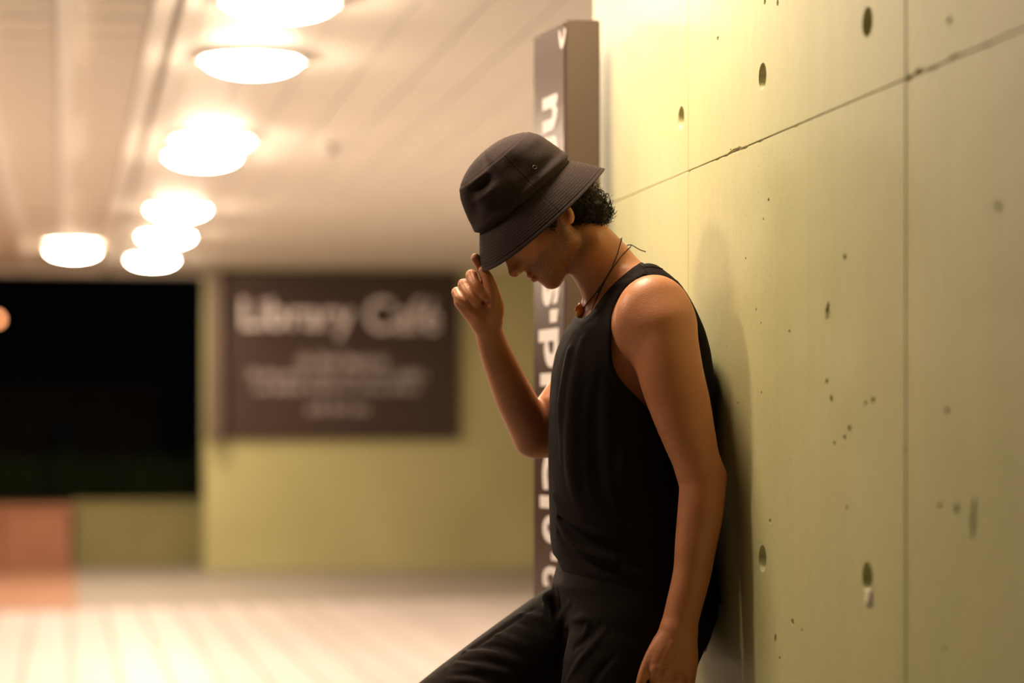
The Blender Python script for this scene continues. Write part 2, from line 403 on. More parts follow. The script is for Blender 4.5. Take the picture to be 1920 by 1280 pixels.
def wz(py, px=640): u = (px-960)/FPX; z = 21.25/(math.cos(TH)-u*math.sin(TH)); return CAMZ+(815-py)/FPX*z
def sign_word(s, px0, px1, py0, py1, off):
    me = text_mesh(s, .3, .004, off); fit(me, wx(px0), wx(px1), wz(py1), wz(py0), -.050)
    return link('lettering', me, M['letter_soft'], cs)
sign_word('Library', 452, 664, 562, 634, .006); sign_word('Café', 686, 824, 558, 622, .004)
def illegible(px0, px1, py0, py1, seed, wd=5.0):   # lines of small print too soft to read in the photo
    rr = random.Random(seed); bm = bmesh.new(); p = px0
    while p < px1:
        n = rr.randint(3, 7)
        for _ in range(n):
            if p > px1: break
            top = py0 if rr.random() < .25 else py0+(py1-py0)*.3
            box_bm(bm, wx(p), wx(p+wd*rr.uniform(.24, .42)), -.049, -.044, wz(py1), wz(top)); p += wd
        p += wd*.8
    link('small_print', bm_mesh('small_print', bm), M['letter_soft'], cs)['kind'] = 'stuff'
illegible(560, 722, 660, 688, 1, 7.5); illegible(468, 798, 692, 712, 2, 7); illegible(478, 790, 720, 736, 3, 8); illegible(578, 698, 756, 774, 4, 10)

# ------------------------------------------------------------------ tall brown pylon sign at the wall's end
def camw(u, z): return RV*u+FV*z          # camera frame (metres right, metres ahead) -> world x, y
zb = 5.32
ang = math.radians(17.1)
pc = camw(103/FPX*zb, zb)                 # near front corner
py_ = empty('pylon_sign', (pc[0], pc[1], 0), -TH)
tag(py_, 'tall narrow dark brown pylon sign with white letters by the end of the concrete wall', 'sign')
# local frame: x right, y ahead (camera aligned); text face runs from the corner towards (-sin, cos)
fd = Vector((-math.sin(ang), math.cos(ang), 0)); sd = Vector((math.cos(ang), math.sin(ang)*.1, 0)).normalized()
LW = .235; TK = .0735; HT = CAMZ+778/FPX*zb
def prism(name, pts, z0, z1, mat, parent, bev=.003):
    bm = bmesh.new(); a = [bm.verts.new((p.x, p.y, z0)) for p in pts]; b_ = [bm.verts.new((p.x, p.y, z1)) for p in pts]
    bm.faces.new(a[::-1]); bm.faces.new(b_)
    for i in range(len(pts)): bm.faces.new((a[i], a[(i+1) % len(pts)], b_[(i+1) % len(pts)], b_[i]))
    bmesh.ops.bevel(bm, geom=bm.edges[:], offset=bev, segments=2, affect='EDGES')
    return link(name, bm_mesh(name, bm), mat, parent)
o0 = Vector((0, 0, 0))
prism('sign_body', [o0, sd*TK, sd*TK+fd*LW, fd*LW], .02, HT, M['sign_side'], py_)
nf = Vector((-math.cos(ang), -math.sin(ang), 0))
f0 = fd*.012; prism('face_panel', [f0+nf*.003, f0, fd*(LW-.004), fd*(LW-.004)+nf*.003], .03, HT-.006, M['sign_dark'], py_, .0008)
prism('base_plate', [o0-sd*.03-fd*.03, sd*(TK+.03)-fd*.03, sd*(TK+.03)+fd*(LW+.03), -sd*.03+fd*(LW+.03)], 0, .02, M['black_metal'], py_, .002)
def face_param(px):       # distance along the face seen at this pixel column
    k = (px-960)/FPX; x0 = 103/FPX*zb
    return (x0-k*zb)/(math.sin(ang)+k*math.cos(ang))
def glyph(ch, px0, px1, py0, py1, off=.012):
    me = text_mesh(ch, .2, .0012, off)
    n = len(me.vertices); a = np.empty(n*3, np.float32); me.vertices.foreach_get('co', a); a = a.reshape(-1, 3)
    mn, mx = a.min(0), a.max(0); fx = (a[:, 0]-mn[0])/(mx[0]-mn[0]); fy = (a[:, 1]-mn[1])/(mx[1]-mn[1])
    s0, s1 = face_param(px0), face_param(px1)       # px0: foot of the letter (left), px1: its head (right)
    s = s0+(s1-s0)*fy; zz = zb+.5*(s0+s1)*math.cos(ang)
    h = CAMZ+(815-(py0+(py1-py0)*fx))/FPX*zz
    b_ = np.stack([fd.x*s+nf.x*(.0036+a[:, 2]), fd.y*s+nf.y*(.0036+a[:, 2]), h], 1)
    me.vertices.foreach_set('co', b_.astype(np.float32).ravel()); me.update()
    link('letter', me, M['letter'], py_)
for g in (('n', 1021, 1047, 181, 246), ('a', 1021, 1047, 256, 322), ('s', 1021, 1051, 520, 573), ('-', 1035, 1048, 580, 604), ('p', 1014, 1049, 617, 689),
          ('l', 1017, 1060, 699, 722), ('a', 1021, 1050, 735, 800), ('c', 1021, 1052, 846, 918), ('l', 1016, 1060, 930, 953), ('o', 1021, 1052, 966, 1018), ('-', 1037, 1050, 1036, 1051), ('c', 1021, 1052, 1062, 1100)):
    glyph(*g, off=.006 if g[0] not in 'l-' else .003)
glyph(')', 1052, 1062, 55, 92, .002)

exec_person = True
# ------------------------------------------------------------------ signed-distance modelling (millimetres; u right, v up, t away)
# Person frame: rigid, camera-height origin 4533 mm ahead of the lens, u = right, v = up, t = ahead.
D0 = 4533.0
def Q(px, py, t=0.0):
    s = 1+t/D0
    return np.array([(px-960)*s, (815-py)*s, t], np.float32)
def to_world(P):
    P = np.asarray(P, dtype=np.float64)
    return np.stack([RV[0]*P[:, 0]/1000+FV[0]*(D0+P[:, 2])/1000, RV[1]*P[:, 0]/1000+FV[1]*(D0+P[:, 2])/1000, CAMZ+P[:, 1]/1000], 1)

class Fld:
    def __init__(s): s.ops = []
    def add(s, fn, lo, hi, mode='u', k=8.0): s.ops.append((fn, np.asarray(lo, np.float32)-k-8, np.asarray(hi, np.float32)+k+8, mode, float(k))); return s
    def cone(s, a, b, ra, rb, k=8.0, mode='u'):
        a = np.asarray(a, np.float32); b = np.asarray(b, np.float32); ba = b-a; L2 = float(ba@ba)+1e-9
        def fn(P):
            d = P-a; h = np.clip((d@ba)/L2, 0, 1); q = d-h[:, None]*ba
            return np.sqrt((q*q).sum(1))-(ra+(rb-ra)*h)
        r = max(ra, rb); return s.add(fn, np.minimum(a, b)-r, np.maximum(a, b)+r, mode, k)
    def chain(s, pts, rs, k=8.0, mode='u'):
        A = np.array(pts, float); r = np.array(rs, float); n = len(A)
        if n > 2:              # a smooth limb: spline through the joints, one surface
            Ae = np.vstack([2*A[0]-A[1], A, 2*A[-1]-A[-2]]); re = np.r_[r[0], r, r[-1]]; o = []; ro = []
            for i in range(n-1):
                for q in range(4):
                    t = q/4; b = [-.5*t+t*t-.5*t**3, 1-2.5*t*t+1.5*t**3, .5*t+2*t*t-1.5*t**3, -.5*t*t+.5*t**3]
                    o.append(sum(b[j]*Ae[i+j] for j in range(4))); ro.append(sum(b[j]*re[i+j] for j in range(4)))
            A = np.array(o+[A[-1]]); r = np.array(ro+[r[-1]])
        A = A.astype(np.float32); r = r.astype(np.float32)
        def fn(P):
            f = None
            for i in range(len(A)-1):
                ba = A[i+1]-A[i]; d = P-A[i]; h = np.clip((d@ba)/float(ba@ba+1e-9), 0, 1); q = d-h[:, None]*ba
                g = np.sqrt((q*q).sum(1))-(r[i]+(r[i+1]-r[i])*h); f = g if f is None else np.minimum(f, g)
            return f
        return s.add(fn, (A-r[:, None]).min(0), (A+r[:, None]).max(0), mode, k)
    def ell(s, c, r, R=None, k=8.0, mode='u'):
        c = np.asarray(c, np.float32); r = np.asarray(r, np.float32); R = np.eye(3, dtype=np.float32) if R is None else np.asarray(R, np.float32)
        def fn(P):                    # rows of R are the ellipsoid's axes
            q = (P-c)@R.T; k0 = np.sqrt(((q/r)**2).sum(1)); k1 = np.sqrt(((q/(r*r))**2).sum(1))+1e-9
            return k0*(k0-1)/k1
        e = np.sqrt(((R*r[:, None])**2).sum(0))
        return s.add(fn, c-e, c+e, mode, k)
    def ev(s, P, base=None):
        f = np.full(len(P), 60.0, np.float32) if base is None else base
        lo, hi = P.min(0), P.max(0)
        for fn, l, h, mode, k in s.ops:
            if (l > hi).any() or (h < lo).any(): continue
            m = ((P > l) & (P < h)).all(1)
            if not m.any(): continue
            g = fn(P[m]); a = f[m]
            if mode == 'u':
                hh = np.clip(.5+.5*(a-g)/k, 0, 1); f[m] = a+(g-a)*hh-k*hh*(1-hh)
            elif mode == 's':
                hh = np.clip(.5-.5*(a+g)/k, 0, 1); f[m] = a+(-g-a)*hh+k*hh*(1-hh)
            elif mode == 'd': f[m] = a+g        # plain displacement
        return f

def mesh_field(ev, lo, hi, h=2.5, name='m', active=None):
    lo = np.asarray(lo, float); hi = np.asarray(hi, float); B = 40; N = np.ceil((hi-lo)/h).astype(int)
    grid = openvdb.FloatGrid(6.0)
    for bi in range(0, N[0], B):
        for bj in range(0, N[1], B):
            for bk in range(0, N[2], B):
                o = lo+np.array([bi, bj, bk])*h; mid = o+B*h/2
                if active is not None and not active(o-6, o+B*h+6): continue
                c = np.stack(np.meshgrid(*[o[d]+np.arange(0, B+1, 5)*h for d in range(3)], indexing='ij'), -1).reshape(-1, 3).astype(np.float32)
                fc = ev(c)
                if fc.min() > 22: continue
                ax = [o[d]+np.arange(B)*h for d in range(3)]
                P = np.stack(np.meshgrid(*ax, indexing='ij'), -1).reshape(-1, 3).astype(np.float32)
                f = np.clip(ev(P)/h, -5, 6).astype(np.float32).reshape(B, B, B)
                grid.copyFromArray(f, ijk=(bi, bj, bk))
    p, q = grid.convertToQuads(isovalue=0.0)
    V = p.astype(np.float64)*h+lo
    return V, q[:, ::-1].astype(np.int32)

def press(V):        # cloth and skin that lean on the wall are pressed flat against it
    X = RV[0]*V[:, 0]/1000+FV[0]*(D0+V[:, 2])/1000; d = np.maximum(X-(WX-.0025), 0)*1000
    V = V.copy(); V[:, 0] -= d*RV[0]; V[:, 2] -= d*FV[0]; return V
def relax(V, F, it=2, lam=.5):
    n = len(V); e = np.concatenate([F[:, [0, 1]], F[:, [1, 2]], F[:, [2, 3]], F[:, [3, 0]]])
    cnt = np.bincount(e[:, 0], minlength=n)+np.bincount(e[:, 1], minlength=n)
    for _ in range(it):
        for l in (lam, -lam*1.03):
            S = np.zeros_like(V)
            for d in range(3):
                S[:, d] = np.bincount(e[:, 0], V[e[:, 1], d], n)+np.bincount(e[:, 1], V[e[:, 0], d], n)
            V = V+l*(S/np.maximum(cnt, 1)[:, None]-V)
    return V

YC, YS = math.cos(TH), math.sin(TH)     # the torso is turned with its back flat to the wall
def loft_fn(rows, ex=2.4, grow=0.0, psi=TH):
    """rows: (py, px_front, px_back, half width mm, t centre) -> closed field"""
    c_, s_ = math.cos(psi), math.sin(psi)
    r = np.array(rows, float); r = r[np.argsort(r[:, 0])]
    v = 815-r[:, 0]; uc = (r[:, 1]+r[:, 2])/2-960; ext = (r[:, 2]-r[:, 1])/2; b = r[:, 3]
    a = np.sqrt(np.maximum(ext**2-(b*s_)**2, 20**2))/c_
    vv = np.linspace(v.min(), v.max(), 400)
    def it(y):
        o = np.argsort(v); z = np.interp(vv, v[o], y[o]); kk = np.exp(-np.linspace(-2, 2, 25)**2); kk /= kk.sum()
        return np.convolve(np.pad(z, 12, mode='edge'), kk, 'valid')
    U, A, Bb, Tc = it(uc), it(a), it(b), it(r[:, 4]); v0, v1 = v.min(), v.max()
    def fn(P):
        y = P[:, 1]; u0 = np.interp(y, vv, U); a_ = np.interp(y, vv, A)+grow; b_ = np.interp(y, vv, Bb)+grow; t0 = np.interp(y, vv, Tc)
        du = P[:, 0]-u0; dt = P[:, 2]-t0
        x = (c_*du+s_*dt)/a_; z = (-s_*du+c_*dt)/b_
        k = (np.abs(x)**ex+np.abs(z)**ex)**(1/ex)
        f = (k-1)*np.minimum(a_, b_)*1.05
        return np.maximum(f, np.maximum(v0-y-grow, y-v1-grow)).astype(np.float32)
    e = b.max()+60+abs(r[:, 4]).max()+grow
    lo = np.array([uc.min()-ext.max()-60-grow, v0-grow, -e]); hi = np.array([uc.max()+ext.max()+60+grow, v1+grow, e])
    return fn, lo, hi

# ---------- body
body = Fld()
torso_rows = [(548, 1130, 1262, 95, 5), (580, 1098, 1288, 135, 0), (620, 1072, 1303, 155, 0), (690, 1052, 1322, 158, 0), (760, 1046, 1326, 152, 0),
              (850, 1052, 1314, 143, 0), (940, 1060, 1302, 138, 0), (1010, 1066, 1306, 142, 0), (1080, 1064, 1322, 158, 0), (1150, 1066, 1334, 168, 0), (1215, 1085, 1318, 160, 0)]
fn, lo, hi = loft_fn(torso_rows); body.add(fn, lo, hi, 'u', 10)
NB = Q(1168, 520, 0)
body.cone(Q(1176, 532, -20), Q(1228, 572, -130), 44, 44, 24)      # trapezius / shoulder line, near
body.cone(Q(1160, 535, 25), Q(1178, 575, 135), 50, 46, 26)        # far
body.ell(Q(1205, 640, -95), (70, 90, 62), None, 26)               # near chest / armpit side
# near arm
body.ell(Q(1226, 602, -156), (73, 84, 54), None, 18)
body.chain([Q(1243, 618, -166), Q(1258, 700, -182), Q(1275, 760, -190), Q(1293, 822, -196), Q(1311, 880, -200)], [60, 58.5, 55, 47.5, 41], 18)
body.chain([Q(1311, 880, -200), Q(1317, 912, -205), Q(1313, 964, -212), Q(1305, 1018, -218), Q(1298, 1072, -222), Q(1285, 1126, -226), Q(1272, 1178, -228)], [40, 41.5, 41, 37.5, 34, 32.5, 32], 10)
body.ell(Q(1340, 895, -198), (21, 24, 18), None, 12)
body.ell(Q(1290, 1170, -232), (12, 14, 10), None, 10)
def rotz2(ax):   # orthonormal frame from a main axis
    a = np.asarray(ax, float); a /= np.linalg.norm(a); h = np.cross(a, [0, 0, 1.0]); h /= np.linalg.norm(h); return np.stack([a, h, np.cross(a, h)])
# near hand: back of the hand to the lens, fingers hanging, thumb forward
ht = -232
body.chain([Q(1270, 1185, ht), Q(1256, 1225, ht), Q(1248, 1262, ht)], [30, 30, 27], 10)
body.chain([Q(1284, 1190, ht+4), Q(1284, 1235, ht+4), Q(1280, 1285, ht+6)], [21, 24, 21], 12)
body.chain([Q(1252, 1205, ht-2), Q(1233, 1240, ht-8), Q(1228, 1262, ht-10)], [24, 20, 15], 10)
fing = [([(1232, 1262), (1228, 1308), (1226, 1334), (1230, 1352)], 11.5), ([(1252, 1272), (1250, 1322), (1248, 1352), (1252, 1370)], 11.5),
        ([(1271, 1280), (1272, 1324), (1268, 1352), (1268, 1368)], 11), ([(1288, 1286), (1290, 1318), (1286, 1338), (1283, 1352)], 9.5)]
for j, (pp, r) in enumerate(fing):
    tt = [ht-12+j*3, ht-14+j*4, ht-2+j*4, ht+12+j*3]
    body.chain([Q(*p, tt[i]) for i, p in enumerate(pp)], [r*1.08, r, r*.92, r*.8], 3.5)
    body.ell(Q(pp[0][0], pp[0][1]-3, ht-14+j*3), (10, 9, 9), None, 7)
body.chain([Q(1240, 1204, ht-4), Q(1217, 1238, ht-10), Q(1204, 1272, ht-14), Q(1197, 1308, ht-14)], [16, 11, 9.5, 8.5], 3)
body.chain([Q(1213, 1228, ht-30), Q(1212.5, 1262, ht-26), Q(1213, 1290, ht-24)], [1.5, 4, 5], 3, 's')
for kx, ky, dt_ in ((1229, 1256, -24), (1252, 1264, -29), (1272, 1272, -25), (1289, 1280, -14)): body.ell(Q(kx, ky, ht+dt_), (8.5, 9, 6), None, 5)
for kx, ky, dt_ in ((1241, 1268, -34), (1262, 1276, -33), (1281, 1284, -24)): body.ell(Q(kx, ky, ht+dt_), (3, 10, 5), None, 5, 's')
# tendons and veins on the back of the hand
body.chain([Q(1262, 1205, ht-29), Q(1240, 1250, ht-27)], [2.5, 2.5], 6)
body.chain([Q(1276, 1222, ht-26), Q(1258, 1244, ht-28), Q(1238, 1250, ht-28)], [2.5, 2.2, 2.0], 5)
# far arm, raised
body.cone(Q(1175, 600, 150), Q(1112, 690, 165), 62, 54, 22)
body.chain([Q(1112, 690, 165), Q(1045, 775, 168), Q(1002, 815, 158)], [54, 48, 40], 12)
body.chain([Q(1000, 816, 156), Q(982, 778, 138), Q(962, 738, 118), Q(938, 682, 88), Q(922, 640, 62), Q(914, 606, 42)], [41, 40, 38, 32.5, 28.5, 26.5], 9)
body.chain([Q(1030, 835, 164), Q(1002, 826, 156)], [24, 30], 14)
# far hand: palm towards the lens, fingers folded, index and thumb pinching the brim
h0 = 24
body.chain([Q(914, 608, 40), Q(904, 588, 32), Q(893, 566, h0+4)], [25, 23, 19], 9)
body.cone(Q(921, 598, 34), Q(913, 556, h0+6), 21, 18, 9)
body.cone(Q(898, 604, 36), Q(864, 566, h0+8), 17, 13, 9)
body.cone(Q(906, 595, 30), Q(877, 566, h0+6), 19, 14, 9)
MC = [(916, 545), (896, 550), (879, 558), (863, 568)]      # knuckles index..little
body.chain([Q(918, 548, h0+12), Q(912, 520, h0+10), Q(901, 497, h0-2), Q(892, 484, h0-10)], [12.5, 11.5, 10, 9.2], 3.5)      # index
body.chain([Q(897, 552, h0+16), Q(884, 516, h0+2)], [12.5, 10.5], 3.5); body.chain([Q(884, 516, h0+2), Q(893, 535, h0-17), Q(908, 555, h0-23)], [10.5, 10.2, 9.2], 3)
body.chain([Q(880, 560, h0+16), Q(869, 533, h0+4)], [12, 10.2], 3.5); body.chain([Q(869, 533, h0+4), Q(880, 552, h0-14), Q(894, 567, h0-20)], [10.2, 10, 9], 3)
body.chain([Q(865, 570, h0+14), Q(856, 548, h0+6)], [11, 9.3], 3.5); body.chain([Q(856, 548, h0+6), Q(863, 559, h0-8), Q(873, 567, h0-13)], [9.3, 9, 8], 3)
body.chain([Q(926, 600, 26), Q(927, 572, h0-14), Q(923, 544, h0-22), Q(914, 520, h0-22), Q(906, 507, h0-18)], [18, 17.5, 13, 11, 9], 6)    # thumb
body.ell(Q(927, 580, h0-10), (17, 24, 15), None, 8)
# neck
body.chain([Q(1100, 455, 0), Q(1114, 478, 0), Q(1138, 504, 0), Q(1162, 540, 2)], [50, 56, 56, 60], 12)
body.cone(Q(1100, 470, 0), Q(1130, 560, 2), 34, 34, 18)
body.cone(Q(1118, 450, -42), Q(1110, 568, -16), 8, 7, 14)     # neck muscle, near
body.cone(Q(1122, 448, 38), Q(1106, 566, 18), 9, 7, 16)
body.ell(Q(1099, 528, 0), (9, 10, 8), None, 10)
body.cone(Q(1112, 577, -14), Q(1190, 565, -125), 9, 10, 18)   # collar bones
body.cone(Q(1100, 577, 14), Q(1130, 565, 125), 9, 10, 18)
# head, in its own frame: b back from the chin, s sideways (far +), w up to the crown
HP = math.radians(50); HO = Q(1035, 543, 0)
hw = np.array([-math.sin(HP), math.cos(HP), 0]); hb = np.array([math.cos(HP), math.sin(HP), 0]); hs = np.array([0, 0, 1.0])
HR = np.stack([hb, hs, hw]).astype(np.float32)
def Hd(b, s, w): return (HO+b*hb+s*hs+w*hw).astype(np.float32)
def hell(b, s, w, rb, rs, rw, k=8, mode='u', sym=True, tilt=0.0):
    for sg in ((1, -1) if sym and s else (1,)):
        R = HR
        if tilt:
            c_, s_ = math.cos(tilt), math.sin(tilt); R = np.stack([c_*HR[0]+s_*HR[2], HR[1], -s_*HR[0]+c_*HR[2]])
        body.ell(Hd(b, s*sg, w), (rb, rs, rw), R, k, mode)
def hcone(a, b_, ra, rb, k=6, mode='u', sym=True):
    for sg in ((1, -1) if sym and (a[1] or b_[1]) else (1,)):
        body.cone(Hd(a[0], a[1]*sg, a[2]), Hd(b_[0], b_[1]*sg, b_[2]), ra, rb, k, mode)
hell(95, 0, 150, 98, 75, 82, 14)
hell(62, 0, 88, 60, 60, 70, 18)
hcone((16, 0, 14), (16, 0, 15), 17, 16, 10)
hcone((20, 10, 16), (86, 46, 38), 15, 17, 16)
hcone((86, 46, 38), (108, 58, 80), 17, 16, 16)
hcone((30, 22, 40), (72, 44, 66), 18, 18, 20)
hell(22, 0, 44, 26, 27, 26, 12)
hcone((14, 0, 16), (100, 0, 24), 12, 30, 18)
hell(14, 0, 128, 15, 48, 12, 12)           # brow
hell(28, 43, 90, 26, 17, 16, 14)           # cheek bones
hcone((6, 0, 120), (-15, 0, 82), 10, 10, 9); hcone((16, 0, 112), (4, 0, 76), 17, 18, 10)   # nose bridge
hell(-18, 0, 76, 12.5, 11, 11, 5)
hell(-6, 12.5, 72, 13, 8, 9, 5)
hell(-11, 6.5, 64.5, 5, 3.2, 3.5, 3, 's')
hell(4, 33, 112, 10, 15, 10, 10, 's')     # eye sockets
hell(20, 31, 110, 14, 15, 13, 4)           # lids
hell(-6, 0, 49.5, 8, 18, 5.5, 3.5)               # upper lip
hell(-5, 0, 38, 8.5, 16, 5.8, 3.5)            # lower lip
hcone((-14.5, 0, 43.6), (-5, 17, 42.5), 2.2, 1.6, 1.5, 's')
hell(2, 0, 59, 9, 15, 9, 6); hell(7, 0, 27, 10, 16, 8, 6)
hcone((-11, 9.5, 66), (-8, 9, 67), 2.4, 2.6, 2, 's')
# ears
hell(120, 79, 79, 15.5, 8, 31, 2.5, tilt=-.12)
hell(117.5, 88, 78, 9.5, 10, 20, 2.5, 's', tilt=-.12)
hcone((108, 76, 66), (113, 80, 55), 5, 6.5, 4)
hell(107, 79, 88, 4, 5, 6, 3)
# legs inside the trousers
def legs(F_, g):
    F_.chain([Q(1190, 1165, -88), Q(1168, 1300, -98), Q(1118, 1560, -105)], [92+g, 84+g, 56+g], 20)
    F_.chain([Q(1118, 1560, -105), Q(1105, 1680, -105), Q(1090, 1930, -105)], [56+g, 54+g, 38+g], 14)
    F_.chain([Q(1118, 1180, 90), Q(1050, 1222, 95), Q(770, 1428, 118)], [88+g, 82+g, 58+g], 18)
    F_.chain([Q(770, 1428, 118), Q(775, 1540, 120), Q(790, 1930, 122)], [58+g, 55+g, 38+g], 14)
legs(body, -14)
for (x, t) in ((1085, -105), (785, 122)):
    body.chain([Q(x, 1960, t), Q(x-60, 1985, t), Q(x-150, 1992, t)], [34, 28, 22], 10)

def ev_body(P): return body.ev(P)
BLO, BHI = (-250, -1240, -300), (450, 600, 250)
# only the visible parts of the body finely; legs and feet coarser are still the same mesh
V, F = mesh_field(ev_body, BLO, BHI, 2.5)
V = press(relax(V, F, 1))
print('body', len(V), len(F), round(time.time()-T0, 1))
man = empty('person', tuple(to_world(np.array([Q(1110, 1990, 0)]))[0]*np.array([1, 1, 0])))
tag(man, 'man in black tank top leaning on the green concrete wall, tipping his bucket hat', 'person')
MO = np.array(man.location)
Vh = (V-HO)@HR.T          # head-frame coordinates of every vertex
bme = np_mesh('body', to_world(V)-MO, F)
def sstep(x, a, b): t = np.clip((x-a)/(b-a), 0, 1); return t*t*(3-2*t)
b_, s_, w_ = Vh[:, 0], Vh[:, 1], Vh[:, 2]
jaw = sstep(w_, 108, 70)*sstep(b_, -4, 14)*sstep(b_, 132, 104)*sstep(w_, -22, 2)
cheek = sstep(w_, 52, 66)*sstep(b_, 78, 56)            # bare cheek in front of the whiskers
beard = np.clip(jaw*(1-cheek), 0, 1)
mous = sstep(w_, 48, 53)*sstep(w_, 66, 60)*sstep(b_, 26, 14)*(np.abs(s_) < 30)
beard = np.maximum(beard, mous*.8); far_ = (np.abs(s_) > 78) | (b_ > 135) | (w_ > 140) | (b_ < -14) | (V[:, 0] < -60); beard[far_] = 0
lips = np.exp(-(((w_-43.5)/7.5)**2)**2)*sstep(b_, 9, 1)*(np.abs(s_) < 20)*(~far_)
for nm, arr in (('beard', beard), ('lips', lips)):
    at = bme.attributes.new(nm, 'FLOAT', 'POINT'); at.data.foreach_set('value', arr.astype(np.float32))

def mat_skin():
    m, nt, b = new_mat('skin'); L = nt.links.new
    tc = nd(nt, 'ShaderNodeTexCoord')
    n = nd(nt, 'ShaderNodeTexNoise'); n.inputs['Scale'].default_value = 14; n.inputs['Detail'].default_value = 6; L(tc.outputs['Object'], n.inputs[0])
    r = nd(nt, 'ShaderNodeValToRGB'); r.color_ramp.elements[0].position = .3; r.color_ramp.elements[1].position = .75
    r.color_ramp.elements[0].color = (.50, .195, .088, 1); r.color_ramp.elements[1].color = (.58, .25, .125, 1); L(n.outputs[0], r.inputs[0])
    def mixa(a, name, col, mul=None, fac=1.0):
        at = nd(nt, 'ShaderNodeAttribute'); at.attribute_name = name
        f = nd(nt, 'ShaderNodeMath', operation='MULTIPLY'); L(at.outputs['Fac'], f.inputs[0])
        if mul is None: f.inputs[1].default_value = fac
        else: L(mul, f.inputs[1])
        mx = nd(nt, 'ShaderNodeMix', data_type='RGBA'); L(f.outputs[0], mx.inputs[0]); L(a, mx.inputs[6]); mx.inputs[7].default_value = (*col, 1); return mx.outputs[2]
    sp = nd(nt, 'ShaderNodeTexNoise'); sp.inputs['Scale'].default_value = 420; sp.inputs['Detail'].default_value = 2; L(tc.outputs['Object'], sp.inputs[0])
    sr = nd(nt, 'ShaderNodeMapRange'); L(sp.outputs[0], sr.inputs[0]); sr.inputs[1].default_value = .40; sr.inputs[2].default_value = .60; sr.inputs[3].default_value = .22; sr.inputs[4].default_value = .62
    c = mixa(r.outputs[0], 'beard', (.10, .065, .04), sr.outputs[0])
    c = mixa(c, 'lips', (.50, .17, .11), None, .75)
    L(c, b.inputs['Base Color']); b.inputs['Roughness'].default_value = .42; b.inputs['Specular IOR Level'].default_value = .45
    b.inputs['Subsurface Weight'].default_value = .12; b.inputs['Subsurface Radius'].default_value = (1, .3, .15); b.inputs['Subsurface Scale'].default_value = .008
    n2 = nd(nt, 'ShaderNodeTexNoise'); n2.inputs['Scale'].default_value = 330; n2.inputs['Detail'].default_value = 4; L(tc.outputs['Object'], n2.inputs[0])
    v = nd(nt, 'ShaderNodeTexVoronoi'); v.inputs['Scale'].default_value = 120; L(tc.outputs['Object'], v.inputs['Vector'])
    dr = nd(nt, 'ShaderNodeMapRange'); L(v.outputs['Distance'], dr.inputs[0]); dr.inputs[1].default_value = .10; dr.inputs[2].default_value = .22; dr.inputs[3].default_value = 1; dr.inputs[4].default_value = 0
    ad = nd(nt, 'ShaderNodeMath', operation='MULTIPLY_ADD'); L(dr.outputs[0], ad.inputs[0]); ad.inputs[1].default_value = .55; L(n2.outputs[0], ad.inputs[2])
    bp = nd(nt, 'ShaderNodeBump'); bp.inputs['Strength'].default_value = .5; bp.inputs['Distance'].default_value = .0006
    L(ad.outputs[0], bp.inputs['Height']); L(bp.outputs[0], b.inputs['Normal'])
    return m
M['skin'] = mat_skin()
bodyo = link('body', bme, M['skin'], man)

def mat_cloth(name, c1, c2, rough=.85, weave=900, bump=.0004, wr=0.0, wscale=9.0):
    m, nt, b = new_mat(name); L = nt.links.new
    tc = nd(nt, 'ShaderNodeTexCoord')
    n = nd(nt, 'ShaderNodeTexNoise'); n.inputs['Scale'].default_value = 400; n.inputs['Detail'].default_value = 3; L(tc.outputs['Object'], n.inputs[0])
    r = nd(nt, 'ShaderNodeValToRGB'); r.color_ramp.elements[0].position = .35; r.color_ramp.elements[1].position = .65
    r.color_ramp.elements[0].color = (*c1, 1); r.color_ramp.elements[1].color = (*c2, 1); L(n.outputs[0], r.inputs[0]); L(r.outputs[0], b.inputs['Base Color'])
    b.inputs['Roughness'].default_value = rough; b.inputs['Specular IOR Level'].default_value = .12
    b.inputs['Sheen Weight'].default_value = .0; b.inputs['Sheen Roughness'].default_value = .4; b.inputs['Sheen Tint'].default_value = (.9, .7, .65, 1)
    n1 = nd(nt, 'ShaderNodeTexNoise'); n1.inputs['Scale'].default_value = weave; n1.inputs['Detail'].default_value = 2; L(tc.outputs['Object'], n1.inputs[0])
    n2 = nd(nt, 'ShaderNodeTexNoise'); n2.inputs['Scale'].default_value = wscale; n2.inputs['Detail'].default_value = 3; n2.inputs['Distortion'].default_value = .6; L(tc.outputs['Object'], n2.inputs[0])
    bp = nd(nt, 'ShaderNodeBump'); bp.inputs['Strength'].default_value = 1; bp.inputs['Distance'].default_value = bump; L(n1.outputs[0], bp.inputs['Height'])
    if wr > 0:
        b2 = nd(nt, 'ShaderNodeBump'); b2.inputs['Strength'].default_value = 1; b2.inputs['Distance'].default_value = wr; L(n2.outputs[0], b2.inputs['Height']); L(bp.outputs[0], b2.inputs['Normal']); L(b2.outputs[0], b.inputs['Normal'])
    else: L(bp.outputs[0], b.inputs['Normal'])
    return m
M['shirt'] = mat_cloth('black_jersey', (.0085, .0052, .005), (.013, .0082, .008), .85, wr=.004)
M['trousers'] = mat_cloth('black_cotton', (.009, .0058, .005), (.0135, .009, .0078), .75, wr=.004)
M['hat'] = mat_cloth('washed_black_twill', (.033, .0225, .0215), (.050, .035, .0335), .85, bump=.0006, wr=.002, wscale=14)

